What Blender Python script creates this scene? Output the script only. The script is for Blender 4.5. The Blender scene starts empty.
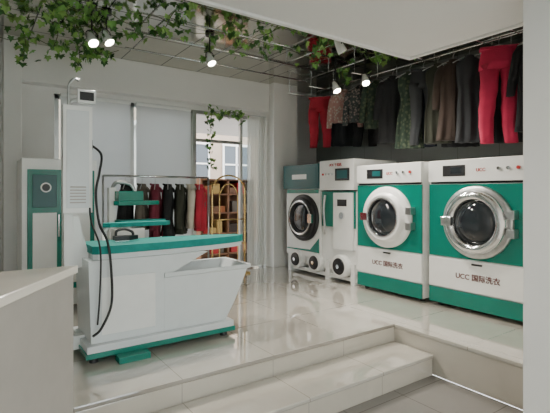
import bpy, bmesh, math, random
from mathutils import Vector, Matrix
random.seed(7)
S=bpy.context.scene
COL=S.collection

# ---------------------------------------------------------------- materials
def pmat(name,col,rough=0.5,metal=0.0,noise=0.0,nscale=8.0,bump=0.0,bscale=40.0,emit=None,estr=0.0,ior=None,coat=0.0):
    m=bpy.data.materials.new(name); m.use_nodes=True
    nt=m.node_tree; b=nt.nodes['Principled BSDF']
    b.inputs['Roughness'].default_value=rough; b.inputs['Metallic'].default_value=metal
    b.inputs['Base Color'].default_value=(*col,1)
    if ior: b.inputs['IOR'].default_value=ior
    if coat: b.inputs['Coat Weight'].default_value=coat; b.inputs['Coat Roughness'].default_value=0.03
    tc=nt.nodes.new('ShaderNodeTexCoord')
    if noise>0:
        n=nt.nodes.new('ShaderNodeTexNoise'); n.inputs['Scale'].default_value=nscale; n.inputs['Detail'].default_value=4
        nt.links.new(tc.outputs['Object'],n.inputs['Vector'])
        r=nt.nodes.new('ShaderNodeValToRGB')
        r.color_ramp.elements[0].position=0.3; r.color_ramp.elements[1].position=0.7
        r.color_ramp.elements[0].color=(*[c*(1-noise) for c in col],1)
        r.color_ramp.elements[1].color=(*[min(1,c*(1+noise)) for c in col],1)
        nt.links.new(n.outputs['Fac'],r.inputs['Fac']); nt.links.new(r.outputs['Color'],b.inputs['Base Color'])
    if bump>0:
        n2=nt.nodes.new('ShaderNodeTexNoise'); n2.inputs['Scale'].default_value=bscale
        nt.links.new(tc.outputs['Object'],n2.inputs['Vector'])
        bp=nt.nodes.new('ShaderNodeBump'); bp.inputs['Strength'].default_value=bump; bp.inputs['Distance'].default_value=0.01
        nt.links.new(n2.outputs['Fac'],bp.inputs['Height']); nt.links.new(bp.outputs['Normal'],b.inputs['Normal'])
    if emit:
        b.inputs['Emission Color'].default_value=(*emit,1); b.inputs['Emission Strength'].default_value=estr
    return m

def tilemat(name,col,mortar,size,rough,gap=0.004,metal=0.0,off=(0,0,0),axes='xy',vein=0.06,coat=0.0,ior=None):
    m=pmat(name,col,rough,metal,coat=coat,ior=ior); nt=m.node_tree; b=nt.nodes['Principled BSDF']
    tc=nt.nodes.new('ShaderNodeTexCoord'); mp=nt.nodes.new('ShaderNodeMapping')
    mp.inputs['Location'].default_value=off
    if axes=='yz': mp.inputs['Rotation'].default_value=(0,math.radians(90),math.radians(90))
    if axes=='xz': mp.inputs['Rotation'].default_value=(math.radians(90),0,0)
    nt.links.new(tc.outputs['Object'],mp.inputs['Vector'])
    br=nt.nodes.new('ShaderNodeTexBrick'); br.offset=0; br.squash=1
    br.inputs['Scale'].default_value=1; br.inputs['Mortar Size'].default_value=gap
    br.inputs['Brick Width'].default_value=size; br.inputs['Row Height'].default_value=size
    br.inputs['Mortar'].default_value=(*mortar,1)
    n=nt.nodes.new('ShaderNodeTexNoise'); n.inputs['Scale'].default_value=2.5; n.inputs['Detail'].default_value=7; n.inputs['Distortion'].default_value=1.2
    nt.links.new(tc.outputs['Object'],n.inputs['Vector'])
    r=nt.nodes.new('ShaderNodeValToRGB')
    r.color_ramp.elements[0].position=0.35; r.color_ramp.elements[1].position=0.65
    r.color_ramp.elements[0].color=(*[c*(1-vein) for c in col],1); r.color_ramp.elements[1].color=(*col,1)
    nt.links.new(n.outputs['Fac'],r.inputs['Fac'])
    nt.links.new(r.outputs['Color'],br.inputs['Color1']); nt.links.new(r.outputs['Color'],br.inputs['Color2'])
    nt.links.new(mp.outputs['Vector'],br.inputs['Vector']); nt.links.new(br.outputs['Color'],b.inputs['Base Color'])
    return m

def glassmat(name,tint=(0.9,0.95,0.95),gl=0.12):
    m=bpy.data.materials.new(name); m.use_nodes=True; nt=m.node_tree
    for n in list(nt.nodes): nt.nodes.remove(n)
    o=nt.nodes.new('ShaderNodeOutputMaterial'); mx=nt.nodes.new('ShaderNodeMixShader')
    t=nt.nodes.new('ShaderNodeBsdfTransparent'); t.inputs['Color'].default_value=(*tint,1)
    g=nt.nodes.new('ShaderNodeBsdfGlossy'); g.inputs['Roughness'].default_value=0.02
    mx.inputs[0].default_value=gl
    nt.links.new(t.outputs[0],mx.inputs[1]); nt.links.new(g.outputs[0],mx.inputs[2]); nt.links.new(mx.outputs[0],o.inputs[0])
    return m
def sheermat(name,col,tr=0.6,thru=0.15):
    m=bpy.data.materials.new(name); m.use_nodes=True; nt=m.node_tree
    for n in list(nt.nodes): nt.nodes.remove(n)
    o=nt.nodes.new('ShaderNodeOutputMaterial'); mx=nt.nodes.new('ShaderNodeMixShader'); mx2=nt.nodes.new('ShaderNodeMixShader')
    d=nt.nodes.new('ShaderNodeBsdfDiffuse'); d.inputs[0].default_value=(*col,1)
    t=nt.nodes.new('ShaderNodeBsdfTranslucent'); t.inputs[0].default_value=(*col,1)
    tp=nt.nodes.new('ShaderNodeBsdfTransparent')
    mx.inputs[0].default_value=tr; mx2.inputs[0].default_value=thru
    nt.links.new(d.outputs[0],mx.inputs[1]); nt.links.new(t.outputs[0],mx.inputs[2])
    nt.links.new(mx.outputs[0],mx2.inputs[1]); nt.links.new(tp.outputs[0],mx2.inputs[2]); nt.links.new(mx2.outputs[0],o.inputs[0])
    return m
def plaidmat(name,c1,c2,scale):
    m=pmat(name,c1,0.9); nt=m.node_tree; b=nt.nodes['Principled BSDF']
    tc=nt.nodes.new('ShaderNodeTexCoord'); v=nt.nodes.new('ShaderNodeTexVoronoi'); v.inputs['Scale'].default_value=scale
    nt.links.new(tc.outputs['Object'],v.inputs['Vector'])
    r=nt.nodes.new('ShaderNodeValToRGB'); r.color_ramp.elements[0].position=0.25; r.color_ramp.elements[1].position=0.5
    r.color_ramp.elements[0].color=(*c2,1); r.color_ramp.elements[1].color=(*c1,1)
    nt.links.new(v.outputs['Distance'],r.inputs['Fac']); nt.links.new(r.outputs['Color'],b.inputs['Base Color'])
    return m

WHITE=pmat('white_enamel',(0.85,0.86,0.84),0.25,noise=0.02)
BODY=pmat('pale_blue_grey_enamel',(0.70,0.74,0.75),0.25,noise=0.02)
WALL=pmat('white_wall_paint',(0.82,0.81,0.78),0.65,noise=0.03,nscale=1.5)
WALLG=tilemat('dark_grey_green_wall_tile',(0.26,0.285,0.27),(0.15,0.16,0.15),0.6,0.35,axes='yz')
CEIL=pmat('ceiling_paint',(0.80,0.785,0.76),0.8,noise=0.02,nscale=1)
MIRR=tilemat('mirror_ceiling_panel',(0.55,0.54,0.48),(0.03,0.03,0.03),0.6,0.10,gap=0.008,metal=1.0)
TEAL=pmat('teal_enamel',(0.0,0.19,0.14),0.25,noise=0.05)
TEALD=pmat('teal_cloth',(0.0,0.26,0.23),0.7,noise=0.08,nscale=20,bump=0.2,bscale=150)
DTEAL=pmat('dark_teal_enamel',(0.008,0.10,0.105),0.3)
CHROME=pmat('chrome',(0.78,0.79,0.80),0.14,1.0)
STEEL=pmat('brushed_steel',(0.55,0.56,0.56),0.32,1.0,noise=0.08,nscale=30)
BLACK=pmat('black_plastic',(0.015,0.015,0.017),0.35)
RUBBER=pmat('black_rubber',(0.02,0.02,0.02),0.6)
DGLASS=pmat('dark_door_glass',(0.02,0.025,0.03),0.05,coat=0.5)
RED=pmat('red_paint',(0.45,0.015,0.015),0.5)
INK=pmat('label_ink',(0.12,0.03,0.03),0.5)
FLOOR=tilemat('cream_floor_tile',(0.52,0.49,0.43),(0.26,0.235,0.20),0.8,0.03,gap=0.003,off=(0.35,0.25,0),coat=1.0,ior=2.1)
STEP=tilemat('cream_step_tile',(0.54,0.50,0.43),(0.32,0.29,0.25),0.8,0.06,gap=0.003,axes='xz',off=(0.35,0.0,0),coat=0.5)
FLOORL=tilemat('grey_floor_tile',(0.22,0.21,0.195),(0.12,0.11,0.10),0.6,0.12,gap=0.004)
COUNTW=pmat('cream_counter_top',(0.86,0.80,0.70),0.2,noise=0.02)
COUNTF=pmat('grey_counter_front',(0.42,0.39,0.35),0.4,noise=0.04)
ALU=pmat('aluminium_frame',(0.55,0.56,0.55),0.35,0.8)
GOLD=pmat('brass',(0.75,0.52,0.2),0.25,1.0)
GLASS=glassmat('window_glass')
BLIND=sheermat('roller_blind_fabric',(0.78,0.79,0.80),0.5,0.10)
CURT=sheermat('sheer_curtain_fabric',(0.85,0.85,0.82),0.6,0.25)
LEAF=[pmat('ivy_leaf_a',(0.12,0.30,0.05),0.45,noise=0.3,nscale=12),pmat('ivy_leaf_b',(0.22,0.40,0.09),0.45,noise=0.3,nscale=12),pmat('ivy_leaf_c',(0.04,0.13,0.025),0.5,noise=0.3,nscale=12)]
STEM=pmat('ivy_stem',(0.08,0.10,0.03),0.7)
LAMP=pmat('lamp_lens',(1,1,1),0.3,emit=(1,0.90,0.72),estr=90)
FILL_GLOW=pmat('fill_glow',(1,1,1),0.5,emit=(1,0.97,0.92),estr=13)  # glow of the added fill panels
WOOD=pmat('brown_wood',(0.20,0.09,0.04),0.5,noise=0.3,nscale=6)
def cloth(n,c): return pmat(n,c,0.9,noise=0.15,nscale=5,bump=0.3,bscale=60)
C_RED=cloth('crimson_cloth',(0.50,0.025,0.08)); C_RED2=cloth('red_cloth',(0.48,0.025,0.05))
C_BLK=cloth('black_cloth',(0.014,0.015,0.017)); C_GRY=cloth('charcoal_cloth',(0.03,0.033,0.037)); C_OLV=cloth('olive_cloth',(0.035,0.038,0.026))
C_BRN=cloth('brown_cloth',(0.05,0.034,0.027)); C_TAN=cloth('taupe_cloth',(0.13,0.11,0.09)); C_NAV=cloth('navy_cloth',(0.02,0.028,0.045))
C_PNK=plaidmat('pink_floral_cloth',(0.40,0.22,0.20),(0.5,0.45,0.38),22); C_FLR=plaidmat('dark_floral_cloth',(0.04,0.05,0.05),(0.28,0.22,0.20),26)
C_CRM=cloth('cream_cloth',(0.55,0.5,0.42)); C_MAR=cloth('maroon_cloth',(0.16,0.02,0.04))
C_GRNP=plaidmat('green_print_cloth',(0.025,0.045,0.03),(0.08,0.10,0.06),18)

# ---------------------------------------------------------------- mesh builder
class MB:
    def __init__(s,name): s.name=name; s.v=[]; s.f=[]; s.mi=[]; s.sm=[]; s.mats=[]; s.M=Matrix.Identity(4)
    def idx(s,m):
        if m not in s.mats: s.mats.append(m)
        return s.mats.index(m)
    def add(s,vs,fs,mat,smooth=False,M=None):
        o=len(s.v); T=s.M if M is None else s.M@M
        s.v+= [T@Vector(v) for v in vs]; i=s.idx(mat)
        for f in fs: s.f.append([o+k for k in f]); s.mi.append(i); s.sm.append(smooth)
    def box(s,x0,x1,y0,y1,z0,z1,mat,rot=None):
        vs=[(x,y,z) for z in(z0,z1) for y in(y0,y1) for x in(x0,x1)]
        fs=[(0,2,3,1),(4,5,7,6),(0,1,5,4),(2,6,7,3),(0,4,6,2),(1,3,7,5)]
        M=None
        if rot:
            c=Vector(((x0+x1)/2,(y0+y1)/2,(z0+z1)/2))
            M=Matrix.Translation(c)@Matrix.Rotation(math.radians(rot[1]),4,rot[0])@Matrix.Translation(-c)
        s.add(vs,fs,mat,False,M)
    def prism(s,poly,plane,a0,a1,mat):
        n=len(poly)
        def P(p,a):
            return {'xz':(p[0],a,p[1]),'yz':(a,p[0],p[1]),'xy':(p[0],p[1],a)}[plane]
        vs=[P(p,a0) for p in poly]+[P(p,a1) for p in poly]
        fs=[tuple(range(n)),tuple(range(2*n-1,n-1,-1))]+[(i,(i+1)%n,n+(i+1)%n,n+i) for i in range(n)]
        s.add(vs,fs,mat)
    def frame(s,ax):
        ax=Vector(ax).normalized(); u=ax.orthogonal().normalized(); w=ax.cross(u); return ax,u,w
    def lathe(s,c,ax,prof,mat,n=40,smooth=True):
        ax,u,w=s.frame(ax); c=Vector(c); vs=[];fs=[]
        for t,r in prof:
            for k in range(n):
                a=2*math.pi*k/n; vs.append(c+ax*t+(u*math.cos(a)+w*math.sin(a))*r)
        for i in range(len(prof)-1):
            for k in range(n):
                fs.append((i*n+k,i*n+(k+1)%n,(i+1)*n+(k+1)%n,(i+1)*n+k))
        s.add(vs,fs,mat,smooth)
    def disc(s,c,ax,r,mat,n=40):
        ax,u,w=s.frame(ax); c=Vector(c)
        s.add([c+(u*math.cos(2*math.pi*k/n)+w*math.sin(2*math.pi*k/n))*r for k in range(n)],[tuple(range(n))],mat)
    def cyl(s,p0,p1,r0,mat,r1=None,n=20,caps=True):
        if r1 is None: r1=r0
        p0=Vector(p0);p1=Vector(p1);ax=p1-p0
        s.lathe(p0,ax,[(0,r0),(ax.length,r1)],mat,n)
        if caps: s.disc(p0,ax,r0,mat,n); s.disc(p1,ax,r1,mat,n)
    def tube(s,pts,r,mat,n=10,sub=6):
        P=[Vector(p) for p in pts]
        if sub>1 and len(P)>2:
            Q=[]
            for i in range(len(P)-1):
                a=P[max(i-1,0)];b=P[i];c=P[i+1];d=P[min(i+2,len(P)-1)]
                for k in range(sub):
                    t=k/sub
                    Q.append(0.5*((2*b)+(c-a)*t+(2*a-5*b+4*c-d)*t*t+(3*b-a-3*c+d)*t**3))
            Q.append(P[-1]); P=Q
        vs=[];fs=[];u=None
        for i,p in enumerate(P):
            t=(P[min(i+1,len(P)-1)]-P[max(i-1,0)])
            if t.length<1e-9: t=Vector((0,0,1))
            t.normalize()
            u=t.orthogonal().normalized() if u is None else (u-t*u.dot(t)).normalized()
            w=t.cross(u)
            for k in range(n):
                a=2*math.pi*k/n; vs.append(p+(u*math.cos(a)+w*math.sin(a))*r)
        for i in range(len(P)-1):
            for k in range(n): fs.append((i*n+k,i*n+(k+1)%n,(i+1)*n+(k+1)%n,(i+1)*n+k))
        fs.append(tuple(range(n))); fs.append(tuple(range(len(P)*n-1,(len(P)-1)*n-1,-1)))
        s.add(vs,fs,mat,True)
    def loft(s,rings,mat,n=28,smooth=True):
        vs=[];fs=[]
        for (cx,cy,cz,rx,ry,amp,k,ph) in rings:
            for j in range(n):
                a=2*math.pi*j/n
                wv=amp*math.sin(k*math.cos(a)*2+ph)
                vs.append((cx+rx*math.cos(a),cy+ry*math.sin(a)+wv,cz))
        for i in range(len(rings)-1):
            for j in range(n): fs.append((i*n+j,i*n+(j+1)%n,(i+1)*n+(j+1)%n,(i+1)*n+j))
        fs.append(tuple(range(n))); fs.append(tuple(range(len(rings)*n-1,(len(rings)-1)*n-1,-1)))
        s.add(vs,fs,mat,smooth)
    def done(s,bevel=0.0,recalc=True,seg=2):
        me=bpy.data.meshes.new(s.name)
        me.from_pydata([tuple(v) for v in s.v],[],s.f)
        for m in s.mats: me.materials.append(m)
        for p,i,sm in zip(me.polygons,s.mi,s.sm): p.material_index=i; p.use_smooth=sm
        if recalc:
            bm=bmesh.new(); bm.from_mesh(me); bmesh.ops.recalc_face_normals(bm,faces=bm.faces); bm.to_mesh(me); bm.free()
        o=bpy.data.objects.new(s.name,me); COL.objects.link(o)
        if bevel>0:
            b=o.modifiers.new('bevel','BEVEL'); b.width=bevel; b.segments=seg; b.limit_method='ANGLE'; b.angle_limit=math.radians(50)
        return o
def text(parent,name,body,loc,size,mat,rot,ext=0.002,align='CENTER'):
    c=bpy.data.curves.new(name,'FONT'); c.body=body; c.size=size; c.extrude=ext; c.align_x=align; c.align_y='CENTER'; c.offset=size*0.012
    c.materials.append(mat); o=bpy.data.objects.new(name,c); COL.objects.link(o); o.location=loc; o.rotation_euler=rot; o.parent=parent
    return o
FACE_NX=(math.radians(90),0,math.radians(-90))

# ---------------------------------------------------------------- room
LF=-0.37
b=MB('floor'); b.prism([(-1.5,-2.6),(3.12,-2.6),(3.12,1.48),(3.56,1.48),(3.56,2.96),(-1.5,2.96)],'xy',LF-0.1,LF,FLOORL); b.done()
b=MB('platform_floor')
b.prism([(-1.5,2.95),(3.55,2.95),(3.55,1.48),(5.7,1.48),(5.7,6.7),(-1.5,6.7)],'xy',-0.035,0.0,FLOOR)
b.prism([(-1.5,2.96),(3.56,2.96),(3.56,1.48),(5.7,1.48),(5.7,6.7),(-1.5,6.7)],'xy',LF,-0.035,STEP)
b.done(0.008)
b=MB('entry_step')
b.box(-1.5,3.549,2.48,2.949,-0.205,-0.17,FLOOR); b.box(-1.5,3.549,2.495,2.949,LF,-0.205,STEP); b.done(0.008)
b=MB('wall_right'); b.prism([(3.12,-2.6),(3.3,-2.6),(3.3,1.30),(5.85,1.30),(5.85,1.48),(3.12,1.48)],'xy',LF,3.4,WALL); b.done(0.004)
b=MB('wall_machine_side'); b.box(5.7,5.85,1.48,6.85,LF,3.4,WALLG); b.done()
b=MB('wall_left'); b.box(-1.65,-1.5,-2.6,6.85,LF,3.4,WALL); b.done()
b=MB('wall_front')
b.box(-1.5,-1.0,-2.75,-2.6,LF,3.4,WALL); b.box(2.7,3.3,-2.75,-2.6,LF,3.4,WALL); b.box(-1.0,2.7,-2.75,-2.6,2.3,3.4,WALL); b.box(-1.0,2.7,-2.75,-2.6,LF,0.0,WALL); b.done()
b=MB('wall_back')
b.box(-1.5,0.95,6.7,6.85,LF,3.4,WALL); b.box(4.45,5.7,6.7,6.85,LF,3.4,WALL)
b.box(0.95,4.45,6.7,6.85,2.72,3.4,WALL); b.box(0.95,3.03,6.7,6.85,LF,0.12,WALL); b.box(3.03,4.45,6.7,6.85,LF,0.0,WALL)
b.box(0.53,4.41,6.50,6.695,2.80,3.299,WALL)
b.done(0.004)
b=MB('pillar'); b.box(4.42,4.95,6.36,6.7,0,3.3,WALL); b.done(0.006)
b=MB('pillar'); b.box(0.33,0.52,6.3,6.7,0,3.3,WALL); b.done(0.006)
b=MB('ceiling')
b.prism([(-1.5,-2.6),(3.12,-2.6),(3.12,1.48),(3.65,1.48),(3.65,2.83),(-1.5,2.83)],'xy',2.72,2.86,CEIL)
b.box(-1.5,3.65,2.77,2.83,2.86,3.3,CEIL); b.box(3.59,3.65,1.48,2.77,2.86,3.3,CEIL)
b.done(0.004)
b=MB('trim_1'); b.prism([(-1.5,2.83),(3.65,2.83),(3.65,1.48),(3.69,1.48),(3.69,2.87),(-1.5,2.87)],'xy',2.70,2.80,WALL); b.done(0.004)
b=MB('mirror_ceiling'); b.prism([(-1.5,2.83),(3.65,2.83),(3.65,1.48),(5.7,1.48),(5.7,6.7),(-1.5,6.7)],'xy',3.3,3.4,MIRR); b.done()
b=MB('baseboard_machine_side'); b.box(5.68,5.70,1.48,6.7,0,0.1,WALL); b.done()

b=MB('window_2')
for x in(-1.0,0.2,1.45,2.64): b.box(x,x+0.06,-2.71,-2.65,0,2.3,ALU)
b.box(-1,2.7,-2.71,-2.65,0,0.06,ALU); b.box(-1,2.7,-2.71,-2.65,2.24,2.3,ALU); b.box(-1,2.7,-2.685,-2.68,0.06,2.24,GLASS); b.done()
b=MB('window_1')
for x in(0.95,2.0,2.97): b.box(x,x+0.06,6.74,6.80,0.12,2.72,ALU)
b.box(0.95,3.03,6.74,6.80,0.12,0.19,ALU); b.box(0.95,3.03,6.74,6.80,2.66,2.72,ALU)
b.box(0.98,3.0,6.768,6.773,0.19,2.66,GLASS); b.box(0.95,3.03,6.60,6.72,0.10,0.13,WHITE)
b.done()
b=MB('door_1')
b.box(3.03,3.09,6.72,6.82,0,2.72,ALU); b.box(4.39,4.45,6.72,6.82,0,2.72,ALU); b.box(3.09,4.39,6.72,6.82,2.66,2.72,ALU); b.box(3.95,4.0,6.74,6.80,0,2.66,ALU); b.box(4.0,4.39,6.765,6.775,0.0,2.66,GLASS); b.box(3.09,3.95,6.74,6.80,2.2,2.25,ALU)
b.done()
for i,(x0,x1) in enumerate([(1.02,1.98),(2.07,2.96)]):
    b=MB('roller_blind'); b.cyl((x0,6.66,2.70),(x1,6.66,2.70),0.03,WHITE); b.box(x0,x1,6.657,6.663,0.35,2.68,BLIND); b.box(x0,x1,6.65,6.67,0.33,0.36,WHITE); b.done()
b=MB('sheer_curtain')
vs=[];fs=[];N=60
for i in range(N+1):
    x=4.02+0.38*i/N; y=6.60+0.025*math.sin(i*0.9)
    vs+=[(x,y,0.03),(x,y,2.7)]
fs=[(2*i,2*i+2,2*i+3,2*i+1) for i in range(N)]
b.add(vs,fs,CURT,True); b.tube([(3.3,6.60,2.71),(4.41,6.60,2.71)],0.012,STEEL,sub=1); b.done(recalc=False)

# exterior: shelving under a roof added for shade and the building across the yard
b=MB('street_ground'); b.box(-8,18,6.85,16,LF-0.1,LF,pmat('street_paving',(0.30,0.29,0.27),0.8,noise=0.15,nscale=3)); b.done()
b=MB('added_shade_roof'); b.box(3.0,7.2,6.85,10.2,2.85,2.95,WALL)  # roof added to keep the shelving below it darker
for (x,y) in[(3.08,10.1),(7.1,10.1),(7.1,7.0)]: b.box(x-.05,x+.05,y-.05,y+.05,LF,2.85,WALL)
b.done()
b=MB('opposite_building')
FC=pmat('facade_render',(0.42,0.34,0.27),0.8,noise=0.1,nscale=2); WG=pmat('facade_glass',(0.08,0.1,0.12),0.1); SH=pmat('shutter',(0.3,0.28,0.25),0.6)
b.box(-8,18,13,13.4,LF,7,FC)
for k in range(16):
    x=-7+k*1.55
    for z0 in(1.6,4.2):
        b.box(x,x+1.0,12.95,13.0,z0,z0+1.3,WG)
        b.box(x-.05,x+1.05,12.9,12.99,z0-.1,z0,WHITE); b.box(x-.05,x+1.05,12.92,12.99,z0+1.3,z0+1.38,WHITE)
        for xx in(x-.04,x+.46,x+.97): b.box(xx,xx+.06,12.92,12.98,z0,z0+1.3,WHITE)
        b.box(x,x+1,12.92,12.98,z0+.65,z0+.7,WHITE)
    b.box(x,x+1.3,12.94,13.0,LF,1.1,WOOD if k%2 else SH)
b.done()
b=MB('storage_shelving'); x0,x1,y0,y1=3.75,4.95,7.9,8.3
for x in(x0,(x0+x1)/2,x1): b.box(x-.02,x+.02,y0,y1,LF,1.62,WOOD)
for z in(LF+.1,.08,.5,.92,1.3,1.6): b.box(x0,x1,y0,y1,z-.015,z+.015,WOOD)
b.box(x0,x1,y1-.01,y1,LF+.1,1.6,WOOD)
random.seed(3)
YEL=pmat('yellow_box',(0.5,0.33,0.10),0.6); ORG=pmat('orange_box',(0.4,0.13,0.04),0.6)
for z in(.08,.5,.92,1.3):
    x=x0+.06
    while x<x1-.2:
        w_=random.uniform(.12,.22); h_=random.uniform(.12,.26)
        if not (x<(x0+x1)/2<x+w_+.02): b.box(x,x+w_-.02,y0+.04,y1-.05,z+.016,z+h_,random.choice([YEL,ORG,WOOD,C_TAN,RED,C_BRN]))
        x+=w_
b.done(0.004)
random.seed(11)

# ---------------------------------------------------------------- dryers
def dryer(y0,y1,X,style):
    b=MB('tumble_dryer'); yc=(y0+y1)/2; D=0.95; H=1.72
    b.box(X,X+D,y0,y1,0.05,H,WHITE)
    for yy in(y0+.08,y1-.08):
        for xx in(X+.1,X+D-.1): b.cyl((xx,yy,0),(xx,yy,0.06),0.03,RUBBER)
    b.box(X-0.035,X,y0+.005,y1-.005,1.47,H-.005,WHITE)
    b.box(X-0.041,X-.03,y1-.48,y1-.20,1.53,1.655,BLACK); b.box(X-0.043,X-.03,y1-.44,y1-.30,1.56,1.63,DGLASS if style==2 else DTEAL)
    for k in range(3): b.cyl((X-.055,y0+.16+.1*k,1.60),(X-.03,y0+.16+.1*k,1.60),0.018,CHROME if k else RED)
    b.box(X-0.004,X+.002,y0+.02,y1-.02,1.445,1.468,BLACK)
    b.box(X-0.018,X,y0+.005,y1-.005,0.60,1.44,TEAL)
    zc=1.02
    c=(X-.018,yc,zc)
    if style==1:
        b.lathe(c,(-1,0,0),[(0,0.40),(0.03,0.40),(0.05,0.385),(0.055,0.33),(0.06,0.32),(0.10,0.31),(0.115,0.285),(0.10,0.25),(0.04,0.235)],WHITE,56)
        b.lathe(c,(-1,0,0),[(0.10,0.262),(0.118,0.255),(0.118,0.238),(0.05,0.225)],CHROME,56)
    else:
        b.lathe(c,(-1,0,0),[(0,0.40),(0.03,0.40),(0.045,0.385),(0.045,0.345)],STEEL,56)
        b.lathe(c,(-1,0,0),[(0.045,0.35),(0.09,0.34),(0.12,0.31),(0.12,0.275),(0.10,0.25),(0.04,0.225)],CHROME,56)
    b.lathe(c,(-1,0,0),[(0.045,0.235),(0.085,0.2),(0.105,0.13),(0.112,0.06),(0.113,0.001)],DGLASS,48)
    b.box(X-.15,X-.10,yc+.24,yc+.36,zc-.05,zc+.05,CHROME); b.box(X-.11,X-.018,yc-.44,yc-.36,zc-.14,zc-.05,STEEL); b.box(X-.11,X-.018,yc-.44,yc-.36,zc+.05,zc+.14,STEEL)
    b.box(X-0.022,X,y0+.005,y1-.005,0.24,0.585,WHITE)
    b.box(X-0.022,X,y0+.005,y1-.005,0.05,0.225,TEAL)
    b.box(X-.035,X-.02,yc-.06,yc+.06,0.54,0.56,BLACK)
    o=b.done(0.008)
    text(o,'label_text','UCC 国际洗衣',(X-.024,yc,0.40),0.08,INK,FACE_NX)
    text(o,'brand_text','UCC',(X-.037,yc-.05,1.59),0.05,RED,FACE_NX)
    return o
dryer(3.30,4.38,4.50,1)
dryer(2.02,3.24,4.55,2)

# ---------------------------------------------------------------- dry cleaning machine
b=MB('dry_cleaning_machine'); X=4.5; y0,ym,y1=4.45,5.2,6.08
b.box(X+.05,X+1.05,y0,y1,0.16,1.36,WHITE)
b.box(X,X+.9,ym+.01,y1,0.30,1.40,WHITE)
b.box(X-.03,X+.9,ym+.01,y1+.06,1.40,1.80,DTEAL)
b.box(X-.035,X-.03,ym+.06,y1+.02,1.44,1.76,DTEAL); b.box(X-.04,X-.03,ym+.3,y1-.2,1.56,1.64,WHITE)
b.box(X-.02,X+.9,y0,ym-.01,1.38,1.83,WHITE); b.box(X-.03,X-.02,y0+.08,y0+.38,1.52,1.70,BLACK); b.box(X-.034,X-.03,y0+.12,y0+.34,1.55,1.67,DTEAL)
for k in range(4): b.cyl((X-.02,ym-.1-.07*k,1.62),(X-.04,ym-.1-.07*k,1.62),0.016,RED if k==0 else CHROME)
b.box(X-.012,X,ym+.03,y1-.02,1.33,1.39,TEAL)
b.prism([(ym+.02,0.40),(ym+.02,0.62),(ym+.24,0.42),(y1-.02,.40),(y1-.02,.385),(ym+.02,.385)],'yz',X-.010,X,TEAL)
c=(X,5.60,0.93)
b.lathe(c,(-1,0,0),[(0,0.38),(0.04,0.38),(0.055,0.365),(0.055,0.33)],BLACK,56)
b.lathe(c,(-1,0,0),[(0.055,0.335),(0.09,0.325),(0.105,0.29),(0.105,0.25),(0.06,0.225)],BLACK,56)
b.lathe(c,(-1,0,0),[(0.107,0.285),(0.115,0.27),(0.107,0.255)],CHROME,56)
b.lathe(c,(-1,0,0),[(0.06,0.23),(0.09,0.19),(0.11,0.10),(0.113,0.001)],DGLASS,48)
b.box(X-.13,X-.09,5.60-.33,5.60-.24,0.86,1.0,CHROME)
b.box(X+.02,X+.05,y0+.02,ym-.02,0.82,1.36,TEAL); b.box(X+.0,X+.05,y0+.04,ym-.30,0.50,1.34,WHITE)
b.cyl((X+.0,y0+.25,1.0),(X-.03,y0+.25,1.0),0.05,CHROME); b.box(X-.004,X+.0,y0+.16,y0+.36,1.14,1.24,BLACK)
b.tube([(X+.0,ym-.12,1.3),(X-.03,ym-.12,1.1),(X-.03,ym-.14,0.85),(X,ym-.12,0.7)],0.018,STEEL)
for (yy,zz,rr) in[(y1-.30,.23,.15),(ym+.10,.23,.15),(y0+.28,.25,.17)]:
    b.cyl((X-.02,yy,zz),(X+.8,yy,zz),rr,WHITE,n=40)
    b.lathe((X-.02,yy,zz),(-1,0,0),[(0,rr),(0.025,rr*.97),(0.03,rr*.72)],WHITE,40)
    b.lathe((X-.02,yy,zz),(-1,0,0),[(0.03,rr*.73),(0.045,rr*.68),(0.045,0.001)],BLACK,40)
    b.cyl((X-.065,yy,zz),(X-.08,yy,zz),0.03,CHROME)
for yy in(y0+.06,ym-.14,y1-.06): b.box(X+.02,X+.9,yy-.04,yy+.04,0,0.30,WHITE)
b.box(X+.05,X+.9,y0,y1,0.04,0.1,WHITE)
o=b.done(0.008)
text(o,'label_text','UCC 干洗机',(X-.034,y0+.37,1.755),0.05,RED,FACE_NX)

# ---------------------------------------------------------------- ironing table
b=MB('steam_ironing_table')
def board(z0,z1,grow,mat):
    pts=[(0.80,.20),(0.84,.235),(1.0,.245),(1.5,.225),(1.9,.175),(2.15,.115),(2.27,.06),(2.32,.012)]
    f=lambda i,x:x+(grow if i>3 else -grow*(i==0))
    poly=[(f(i,x),3.92-w-grow) for i,(x,w) in enumerate(pts)]+[(f(i,x),3.92+w+grow) for i,(x,w) in reversed(list(enumerate(pts)))]
    b.prism(poly,'xy',z0,z1,mat)
board(0.80,0.845,-0.01,BODY); board(0.845,0.91,0.0,TEALD)
b.prism([(1.0,4.22),(1.05,4.17),(1.6,4.19),(1.66,4.24),(1.6,4.29),(1.05,4.31)],'xy',1.02,1.06,TEALD)
b.tube([(1.05,4.24,1.02),(1.0,4.2,0.95),(1.0,4.05,0.82)],0.018,WHITE)
b.prism([(0.78,0.14),(0.76,0.80),(1.80,0.80),(1.62,0.72),(1.46,0.64),(1.42,0.14)],'xz',3.66,4.18,BODY)
b.box(0.86,1.30,3.652,3.66,0.20,0.66,WHITE)
def bas(x0,x1,yh,z,c=.012):
    return [(x0,3.92-yh,z),(x1-c*2,3.92-yh,z),(x1,3.92-yh+c*2,z),(x1,3.92+yh-c*2,z),(x1-c*2,3.92+yh,z),(x0,3.92+yh,z)]
lev=[(1.38,2.00,.262,.14),(1.38,2.10,.262,.30),(1.38,2.24,.262,.60),(1.38,2.27,.275,.61),(1.38,2.27,.275,.645),(1.41,2.24,.25,.64),(1.44,2.10,.24,.36),(1.46,2.04,.22,.26)]
vs=[];fs=[]
for L in lev: vs+=bas(*L)
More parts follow.
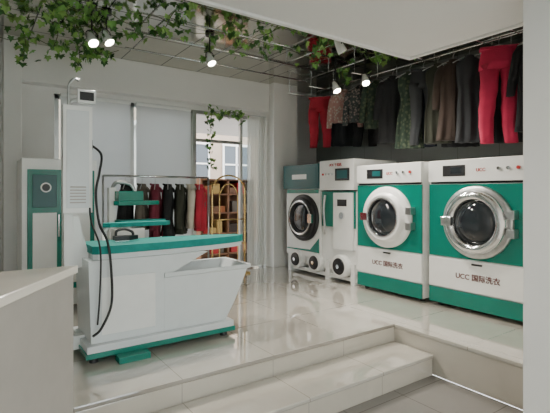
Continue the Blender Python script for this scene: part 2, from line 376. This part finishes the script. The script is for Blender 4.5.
for i in range(len(lev)-1):
    for k in range(6): fs.append((i*6+k,i*6+(k+1)%6,(i+1)*6+(k+1)%6,(i+1)*6+k))
fs.append(tuple(range(6))); fs.append(tuple(range((len(lev)-1)*6,len(lev)*6)))
b.add(vs,fs,BODY)
b.box(0.74,2.04,3.60,4.24,0.085,0.14,BODY)
b.box(0.73,2.05,3.59,4.25,0.045,0.085,TEAL)
for xx in(0.80,1.96):
    for yy in(3.66,4.18): b.cyl((xx,yy,0),(xx,yy,0.05),0.035,BLACK)
b.box(0.95,1.2,3.48,3.60,0.0,0.05,TEAL)
b.box(0.62,0.69,3.88,3.96,0.12,2.05,WHITE); b.box(0.62,0.84,3.88,3.96,0.05,0.16,WHITE)
b.prism([(0.69,0.72),(0.69,1.15),(0.73,1.15),(0.82,0.80),(0.82,0.72)],'xz',3.90,3.94,WHITE)
b.box(0.60,0.82,3.80,3.88,1.18,2.05,WHITE)
b.box(0.625,0.795,3.795,3.80,1.22,2.01,BODY)
for r in range(6): b.box(0.65,0.77,3.792,3.796,1.26+.025*r,1.27+.025*r,COUNTF)
b.box(0.82,0.828,3.82,3.86,1.70,1.78,BLACK)
b.box(0.72,0.86,3.86,3.90,2.09,2.20,WHITE); b.box(0.735,0.845,3.855,3.86,2.11,2.18,BLACK)
b.tube([(0.68,3.92,2.04),(0.68,3.92,2.10),(0.74,3.9,2.13)],0.012,STEEL)
b.tube([(0.66,3.92,2.04),(0.66,3.92,2.22),(0.70,3.92,2.29),(0.74,3.92,2.28)],0.010,STEEL)
b.tube([(0.82,3.84,1.74),(0.89,3.80,1.66),(0.86,3.74,1.50),(0.83,3.72,1.34),(0.85,3.70,1.1),(0.90,3.64,.95),(0.92,3.60,.72),(0.92,3.60,.45),(0.84,3.58,.28),(0.78,3.60,.22)],0.010,RUBBER,sub=8)
b.tube([(0.80,3.80,1.22),(0.80,3.74,1.1),(0.83,3.62,.95),(0.84,3.60,.8),(0.83,3.60,.5),(0.82,3.62,.3)],0.007,RUBBER,sub=8)
o=b.done(0.008)
b=MB('steam_iron')
pl=[(1.02,3.86),(1.02,3.98),(1.14,3.98),(1.24,3.92),(1.14,3.86)]
b.prism(pl,'xy',0.911,0.93,CHROME); b.prism([(x*.96+.045,3.92+(y-3.92)*.8) for x,y in pl],'xy',0.93,0.965,BLACK)
b.tube([(1.04,3.92,.965),(1.05,3.92,1.01),(1.12,3.92,1.02),(1.18,3.92,.995),(1.19,3.92,.965)],0.012,BLACK); b.done(0.004)

# ---------------------------------------------------------------- pressing cabinet (left)
b=MB('garment_finishing_cabinet')
b.box(0.45,1.22,5.42,6.05,0.06,1.72,WHITE)
for (a0,a1) in[(0.50,0.84),(0.88,1.19)]:
    b.box(a0,a1,5.405,5.42,0.25,1.60,TEAL); b.box(a0+.05,a1-.05,5.398,5.406,0.32,1.12,WHITE); b.box(a0+.05,a1-.05,5.398,5.406,1.18,1.54,DTEAL)
b.cyl((0.68,5.39,1.40),(0.68,5.41,1.40),0.055,WHITE); b.cyl((0.68,5.385,1.40),(0.68,5.39,1.40),0.04,BLACK)
b.box(0.80,0.815,5.37,5.405,0.85,1.1,CHROME); b.box(0.90,0.915,5.37,5.405,0.85,1.1,CHROME)
for xx in(.5,1.17):
    for yy in(5.47,6.0): b.cyl((xx,yy,0),(xx,yy,.06),.03,RUBBER)
b.done(0.008)
b=MB('utility_press')
b.prism([(1.32,4.98),(1.36,4.90),(1.75,4.93),(1.92,5.04),(1.75,5.16),(1.36,5.19)],'xy',0.98,1.03,TEALD)
b.prism([(1.30,4.98),(1.34,4.92),(1.70,4.94),(1.84,5.04),(1.70,5.14),(1.34,5.17)],'xy',1.20,1.25,TEAL)
b.box(1.34,1.62,4.94,5.14,1.25,1.36,TEAL); b.box(1.28,1.36,5.10,5.20,0.1,1.40,WHITE); b.box(1.30,1.62,4.90,5.2,0.06,0.94,WHITE); b.box(1.38,1.5,4.98,5.1,.9,.99,WHITE)
b.box(1.28,1.75,4.88,5.22,0.0,0.06,BLACK); b.tube([(1.32,5.15,1.38),(1.36,5.1,1.46),(1.5,5.06,1.44),(1.55,5.04,1.36)],0.02,STEEL)
b.done(0.006)

# ---------------------------------------------------------------- reception counter
b=MB('reception_counter')
poly=[(0.457,2.44),(-0.42,1.05),(-1.02,1.42),(-0.12,2.46)]
b.prism(poly,'xy',0.93,0.97,COUNTW)
cx=sum(p[0] for p in poly)/4; cy=sum(p[1] for p in poly)/4
inn=[(cx+(x-cx)*.965,cy+(y-cy)*.965) for x,y in poly]
b.prism(inn,'xy',LF+.08,0.93,COUNTF)
inn2=[(cx+(x-cx)*.93,cy+(y-cy)*.93) for x,y in poly]
b.prism(inn2,'xy',LF,LF+.08,BLACK)
b.done(0.005)

# ---------------------------------------------------------------- garments
def hanger(b,hook=True):
    b.tube([(-.19,0,-.16),(-.10,0,-.115),(0,0,-.08),(.10,0,-.115),(.19,0,-.16)],.006,STEEL,n=6,sub=3)
    b.tube([(0,0,-.08),(0,0,-.03),(.018,0,-.008),(.012,0,.012),(-.004,0,.014),(-.014,0,.0)],.0035,STEEL,n=6,sub=3)
def garment(kind,loc,yaw,mat,L=1.0,w=1.0,name=None,mat2=None):
    nm=name or {'shirt':'hanging_shirt','coat':'hanging_coat','pants':'hanging_trousers','dress':'hanging_dress'}[kind]
    b=MB(nm); b.M=Matrix.Translation(loc)@Matrix.Rotation(math.radians(yaw),4,'Z')
    hanger(b); r=random.random
    if kind in('shirt','coat','dress'):
        ph=r()*6; k=3+r()*2; fl={'shirt':.23,'coat':.27,'dress':.33}[kind]*w
        R=[(0,0,-.085,.055,.05,0,1,0),(0,0,-.11,.075*w,.055,.0,1,0),(0,0,-.135,.13*w,.06,.003,k,ph),(0,0,-.165,.19*w,.062,.004,k,ph),(0,0,-.20,.205*w,.066,.006,k,ph),(0,0,-.32,.20*w,.08,.010,k,ph)]
        m=10
        for i in range(1,m+1):
            t=i/m; z=-.32-(L-.32)*t
            if kind=='dress': rx=(.20-.04*math.sin(min(1,t*2.2)*math.pi*.9)+(fl-.2)*t*t)*w
            else: rx=.20*w+(fl-.20*w)*t
            R.append((0.012*math.sin(ph+t*4),0,z,rx,.065+.015*math.sin(t*5+ph),.012+.022*t,k+t,ph+t*1.2))
        b.loft(R,mat,36)
        if kind!='dress':
            for sgn in(-1,1):
                sw=r()*.04
                b.loft([(sgn*.165*w,0,-.165,.055,.05,0,1,0),(sgn*.21*w,0,-.24,.06,.055,.004,4,1),(sgn*(.245*w),.01,-.40,.055,.05,.006,4,2),(sgn*(.265*w+sw*.5),.02,-.55,.050,.045,.008,4,3),(sgn*(.275*w+sw),.02,-.70,.043,.04,.004,4,4)],mat,18)
            b.box(-.014,.014,-.105,-.085,-L+.03,-.16,mat2 or mat)
            b.tube([(-.07,-.02,-.12),(-.03,-.07,-.15),(0,-.078,-.19),(.03,-.07,-.15),(.07,-.02,-.12),(0,.06,-.09),(-.07,-.02,-.12)],.014,mat2 or mat,n=8,sub=4)
    else:
        ph=r()*6
        b.loft([(0,0,-.10,.185*w,.05,0,1,0),(0,0,-.145,.19*w,.055,.002,3,ph),(0,0,-.15,.185*w,.055,.002,3,ph),(0,0,-.25,.205*w,.075,.008,3,ph),(0,0,-.36,.212*w,.085,.01,3,ph)],mat,32)
        for sgn in(-1,1):
            R=[]
            for i in range(10):
                t=i/9; R.append((sgn*(.105+.02*t)*w+.012*math.sin(t*6+ph),.01*math.sin(t*9+ph),-.30-(L-.30)*t,(.105-.035*t+.004*math.sin(t*25))*w,.075-.02*t,.006,3,ph+t*2))
            b.loft(R,mat,20)
        b.box(-.2*w,.2*w,-.058,.058,-.135,-.105,mat2 or mat)
    return b.done()
ZR=3.12; XR=5.0
Yw=-52
items=[('pants',XR,5.78,C_RED2,.98,.95),('coat',5.35,5.55,C_GRY,.95,.9),('shirt',XR,5.18,C_PNK,.62,.9),('shirt',XR,4.82,C_FLR,.66,.9),
('pants',5.35,5.05,C_BLK,1.0,1),('coat',5.35,4.55,C_BLK,1.0,.9),('shirt',XR,4.48,C_GRNP,.8,.8),('coat',XR,4.18,C_BLK,1.05,.8),('dress',XR,3.88,C_GRNP,1.15,.8),('pants',XR,3.66,C_GRY,1.12,.85),
('coat',5.35,3.98,C_NAV,1.1,.9),('dress',XR,3.44,C_OLV,1.12,.75),('coat',XR,3.22,C_BRN,1.1,.75),('coat',5.35,3.35,C_BLK,1.15,.9),('dress',XR,3.00,C_GRY,1.15,.75),
('coat',5.35,2.75,C_BLK,1.15,.9),('pants',4.93,2.60,C_RED,1.20,1.0),('coat',XR,2.22,C_BLK,1.1,.85),('dress',5.35,2.2,C_GRY,1.2,.9),('pants',XR,1.90,C_NAV,1.1,.9)]
for (k,x,y,m,L,w) in items:
    garment(k,(x,y,ZR-.014),Yw+random.uniform(-6,6) if k!='pants' else Yw+random.uniform(-4,4),m,L,w)
b=MB('ceiling_clothes_rail')
for x in(5.0,5.35,4.93):
    if x==4.93: b.tube([(x,2.3,ZR),(x,2.9,ZR)],.009,CHROME,sub=1); continue
    b.tube([(x,1.5,ZR),(x,6.3,ZR)],.009,CHROME,sub=1)
for y in(1.9,2.4,2.8,3.6,4.6,5.6,6.2):
    b.tube([(4.6,y,ZR-.012),(5.68,y,ZR-.012)],.007,CHROME,sub=1)
    for x in(4.65,5.15,5.6): b.cyl((x,y,ZR),(x,y,3.3),.006,CHROME,n=8)
b.done()
b=MB('ceiling_grid_rail')
for y in(3.2,3.8,4.4,5.0,5.6): b.tube([(1.6,y,3.18),(4.55,y,3.18)],.009,CHROME,sub=1)
for x in(1.7,2.7,3.7,4.5):
    b.tube([(x,3.1,3.195),(x,5.7,3.195)],.009,CHROME,sub=1)
    for y in(3.2,5.0): b.cyl((x,y,3.18),(x,y,3.3),.006,CHROME,n=8)
b.done()
b=MB('garment_rack')
x0,x1,y=1.38,2.86,5.80
b.tube([(x0,y,1.56),(x1,y,1.56)],.016,CHROME,sub=1)
for x in(x0,x1): b.tube([(x,y,0.08),(x,y,1.56)],.013,STEEL,sub=1); b.tube([(x,y-.24,.05),(x,y-.2,.07),(x,y,.08),(x,y+.2,.07),(x,y+.24,.05)],.013,STEEL); b.cyl((x,y-.24,0),(x,y-.24,.05),.02,RUBBER); b.cyl((x,y+.24,0),(x,y+.24,.05),.02,RUBBER)
b.tube([(x0,y,.3),(x1,y,.3)],.01,STEEL,sub=1); b.done()
for (k,x,m,L,w) in[('coat',1.66,C_BLK,.8,.8),('shirt',1.88,C_TAN,.7,.7),('coat',2.06,C_MAR,.85,.8),('coat',2.24,C_BLK,.8,.8),('shirt',2.42,C_OLV,.78,.8),('shirt',2.58,C_CRM,.7,.7),('coat',2.72,C_RED2,.75,.7)]:
    garment(k,(x,5.8,1.546),66+random.uniform(-5,5),m,L,w)
b=MB('arched_display_stand')
def arch(x0,x1,zt,y):
    return [(x0,y,0.02),(x0,y,zt-.25)]+[( (x0+x1)/2-(x1-x0)/2*math.cos(a),y,zt-.25+.25*math.sin(a)) for a in [math.pi*k/8 for k in range(1,8)]]+[(x1,y,zt-.25),(x1,y,0.02)]
b.tube(arch(3.15,3.75,1.62,6.25),.014,GOLD,sub=3); b.tube(arch(3.28,3.62,1.48,6.25),.010,GOLD,sub=3); b.tube([(3.15,6.25,.5),(3.75,6.25,.5)],.01,GOLD,sub=1); b.tube([(3.15,6.25,.9),(3.75,6.25,.9)],.01,GOLD,sub=1)
b.box(3.10,3.80,6.15,6.35,0,.03,GOLD); b.done()

# ---------------------------------------------------------------- spotlights
def spot(loc,aim,power,ztop=3.3):
    b=MB('ceiling_spotlight'); x,y,z=loc
    b.cyl((x,y,ztop),(x,y,ztop-.03),.055,BLACK); b.cyl((x,y,ztop-.03),(x,y,z+.09),.009,BLACK)
    d=(Vector(aim)-Vector(loc)).normalized(); side=d.cross(Vector((0,0,1))).normalized()
    p=Vector(loc)
    b.tube([p+side*.055,p+side*.058+Vector((0,0,.06)),p+Vector((0,0,.09)),p-side*.058+Vector((0,0,.06)),p-side*.055],.006,BLACK,n=6,sub=3)
    b.lathe(p-d*.08,d,[(0,0.001),(0,.028),(.03,.036),(.10,.050),(.16,.056),(.165,.052),(.15,.046)],WHITE,28)
    b.disc(p+d*.07,d,.047,LAMP,28)
    o=b.done()
    l=bpy.data.lights.new('spot_bulb','SPOT'); l.energy=power; l.spot_size=math.radians(105); l.spot_blend=.9; l.shadow_soft_size=.05; l.color=(1,.93,.83)
    lo=bpy.data.objects.new('spot_bulb',l); COL.objects.link(lo); lo.location=p+d*.10; lo.rotation_euler=d.to_track_quat('-Z','Y').to_euler(); lo.parent=o
spot((1.04,4.85,2.96),(1.3,3.5,1.2),110)
spot((1.20,4.90,3.02),(2.2,3.4,0.5),110)
spot((2.41,4.85,2.99),(2.8,3.3,0.3),150)
spot((4.12,4.44,2.80),(4.0,3.2,0.8),130)
spot((4.45,4.20,2.90),(3.6,2.8,0.6),130)
spot((3.4,3.6,3.0),(4.6,3.2,0.9),150)
for (x,y) in[(0.6,-1.2),(2.2,-0.6)]:
    b=MB('added_fill_panel'); b.box(x-.45,x+.45,y-.45,y+.45,2.695,2.72,ALU); b.box(x-.42,x+.42,y-.42,y+.42,2.690,2.696,FILL_GLOW); b.done()  # unseen glowing panels behind the camera, added to fill the room with light

# ---------------------------------------------------------------- ivy
def leaf(b,p,size,mat):
    out=[(0,0),(.25,-.12),(.55,-.10),(.42,.18),(.62,.42),(.28,.48),(0,1.0),(-.28,.48),(-.62,.42),(-.42,.18),(-.55,-.10),(-.25,-.12)]
    vs=[(0,.3,.0)]+[(x,y,-.25*abs(x)-.12*y*y) for x,y in out]
    n=len(out); fs=[(0,i+1,(i+1)%n+1) for i in range(n)]
    M=Matrix.Translation(p)@Matrix.Rotation(random.uniform(0,6.28),4,'Z')@Matrix.Rotation(random.uniform(-2.3,-.4),4,'X')@Matrix.Rotation(random.uniform(-.5,.5),4,'Y')@Matrix.Scale(size,4)
    b.add(vs,fs,mat,False,M)
def strand(pts,dens=22,spread=.06,size=(.055,.09)):
    b=MB('ivy_garland'); b.tube(pts,.004,STEM,n=5,sub=4)
    P=[Vector(p) for p in pts]
    for i in range(len(P)-1):
        L=(P[i+1]-P[i]).length
        for k in range(int(L*dens)):
            t=random.random(); q=P[i].lerp(P[i+1],t)+Vector([random.gauss(0,spread) for _ in range(3)])
            q.z=min(q.z,3.26)
            leaf(b,q,random.uniform(*size),random.choice(LEAF))
    b.done(recalc=False)
def run(x0,y0,x1,y1,z=3.17,n=6,sag=.08,**k):
    pts=[]
    for i in range(n+1):
        t=i/n; pts.append((x0+(x1-x0)*t,y0+(y1-y0)*t,z-sag*abs(math.sin(t*math.pi*n/2))+random.uniform(-.02,.02)))
    strand(pts,**k)
for y in(4.5,5.1,5.8): run(0.1,y,1.55,y+random.uniform(-.1,.1),dens=46,spread=.08)
run(0.5,4.2,1.4,6.0,dens=44,spread=.08)
run(1.6,3.8,4.5,3.8,dens=20); run(1.6,4.4,4.0,4.4,dens=14); run(2.0,3.2,4.5,3.2,dens=16); run(1.7,3.1,1.7,4.8,dens=36); run(2.7,3.1,2.7,4.8,dens=18); run(3.7,3.1,3.7,4.6,dens=14)
run(4.5,2.2,4.5,4.4,dens=10)
for (x,y,L) in[(0.75,5.2,.28),(1.1,5.9,.3),(1.45,4.6,.2),(2.1,3.8,.3),(2.25,3.9,.25),(2.4,4.9,.2),(4.3,4.4,.3),(.5,5.8,.3),(2.9,4.4,.2),(3.3,3.8,.2)]:
    strand([(x,y,3.2),(x+.02,y,3.2-L/2),(x-.02,y,3.2-L)],dens=60,spread=.04)
strand([(3.15,6.42,2.75),(3.4,6.42,2.62),(3.65,6.42,2.70),(3.85,6.42,2.6)],dens=60,spread=.045)
strand([(3.2,6.42,2.75),(3.22,6.42,2.5),(3.18,6.42,2.1),(3.22,6.42,1.8)],dens=40,spread=.045)

# ---------------------------------------------------------------- world, sun
w=bpy.data.worlds.new('world'); S.world=w; w.use_nodes=True; nt=w.node_tree
bg=nt.nodes['Background']
sky=nt.nodes.new('ShaderNodeTexSky')
try:
    sky.sky_type='NISHITA'; sky.sun_disc=False; sky.sun_elevation=math.radians(40); sky.sun_rotation=math.radians(200); sky.dust_density=3
except Exception: pass
mix=nt.nodes.new('ShaderNodeMixRGB'); mix.inputs[0].default_value=.8; mix.inputs[2].default_value=(5,5.1,5.2,1)
nt.links.new(sky.outputs[0],mix.inputs[1]); nt.links.new(mix.outputs[0],bg.inputs['Color']); bg.inputs['Strength'].default_value=1.05
l=bpy.data.lights.new('sun','SUN'); l.energy=2.5; l.angle=.05; l.color=(1,.95,.88)
o=bpy.data.objects.new('sun',l); COL.objects.link(o); o.rotation_euler=Vector((0.35,0.75,-1)).to_track_quat('-Z','Y').to_euler()

# ---------------------------------------------------------------- camera
c=bpy.data.cameras.new('camera'); co=bpy.data.objects.new('camera',c); COL.objects.link(co)
co.location=(0,0,1.35); co.rotation_euler=(math.radians(90),0,math.radians(-34.95))
c.sensor_width=36; c.lens=36*435/550; c.shift_y=-14.5/550; c.clip_start=.05
S.camera=co
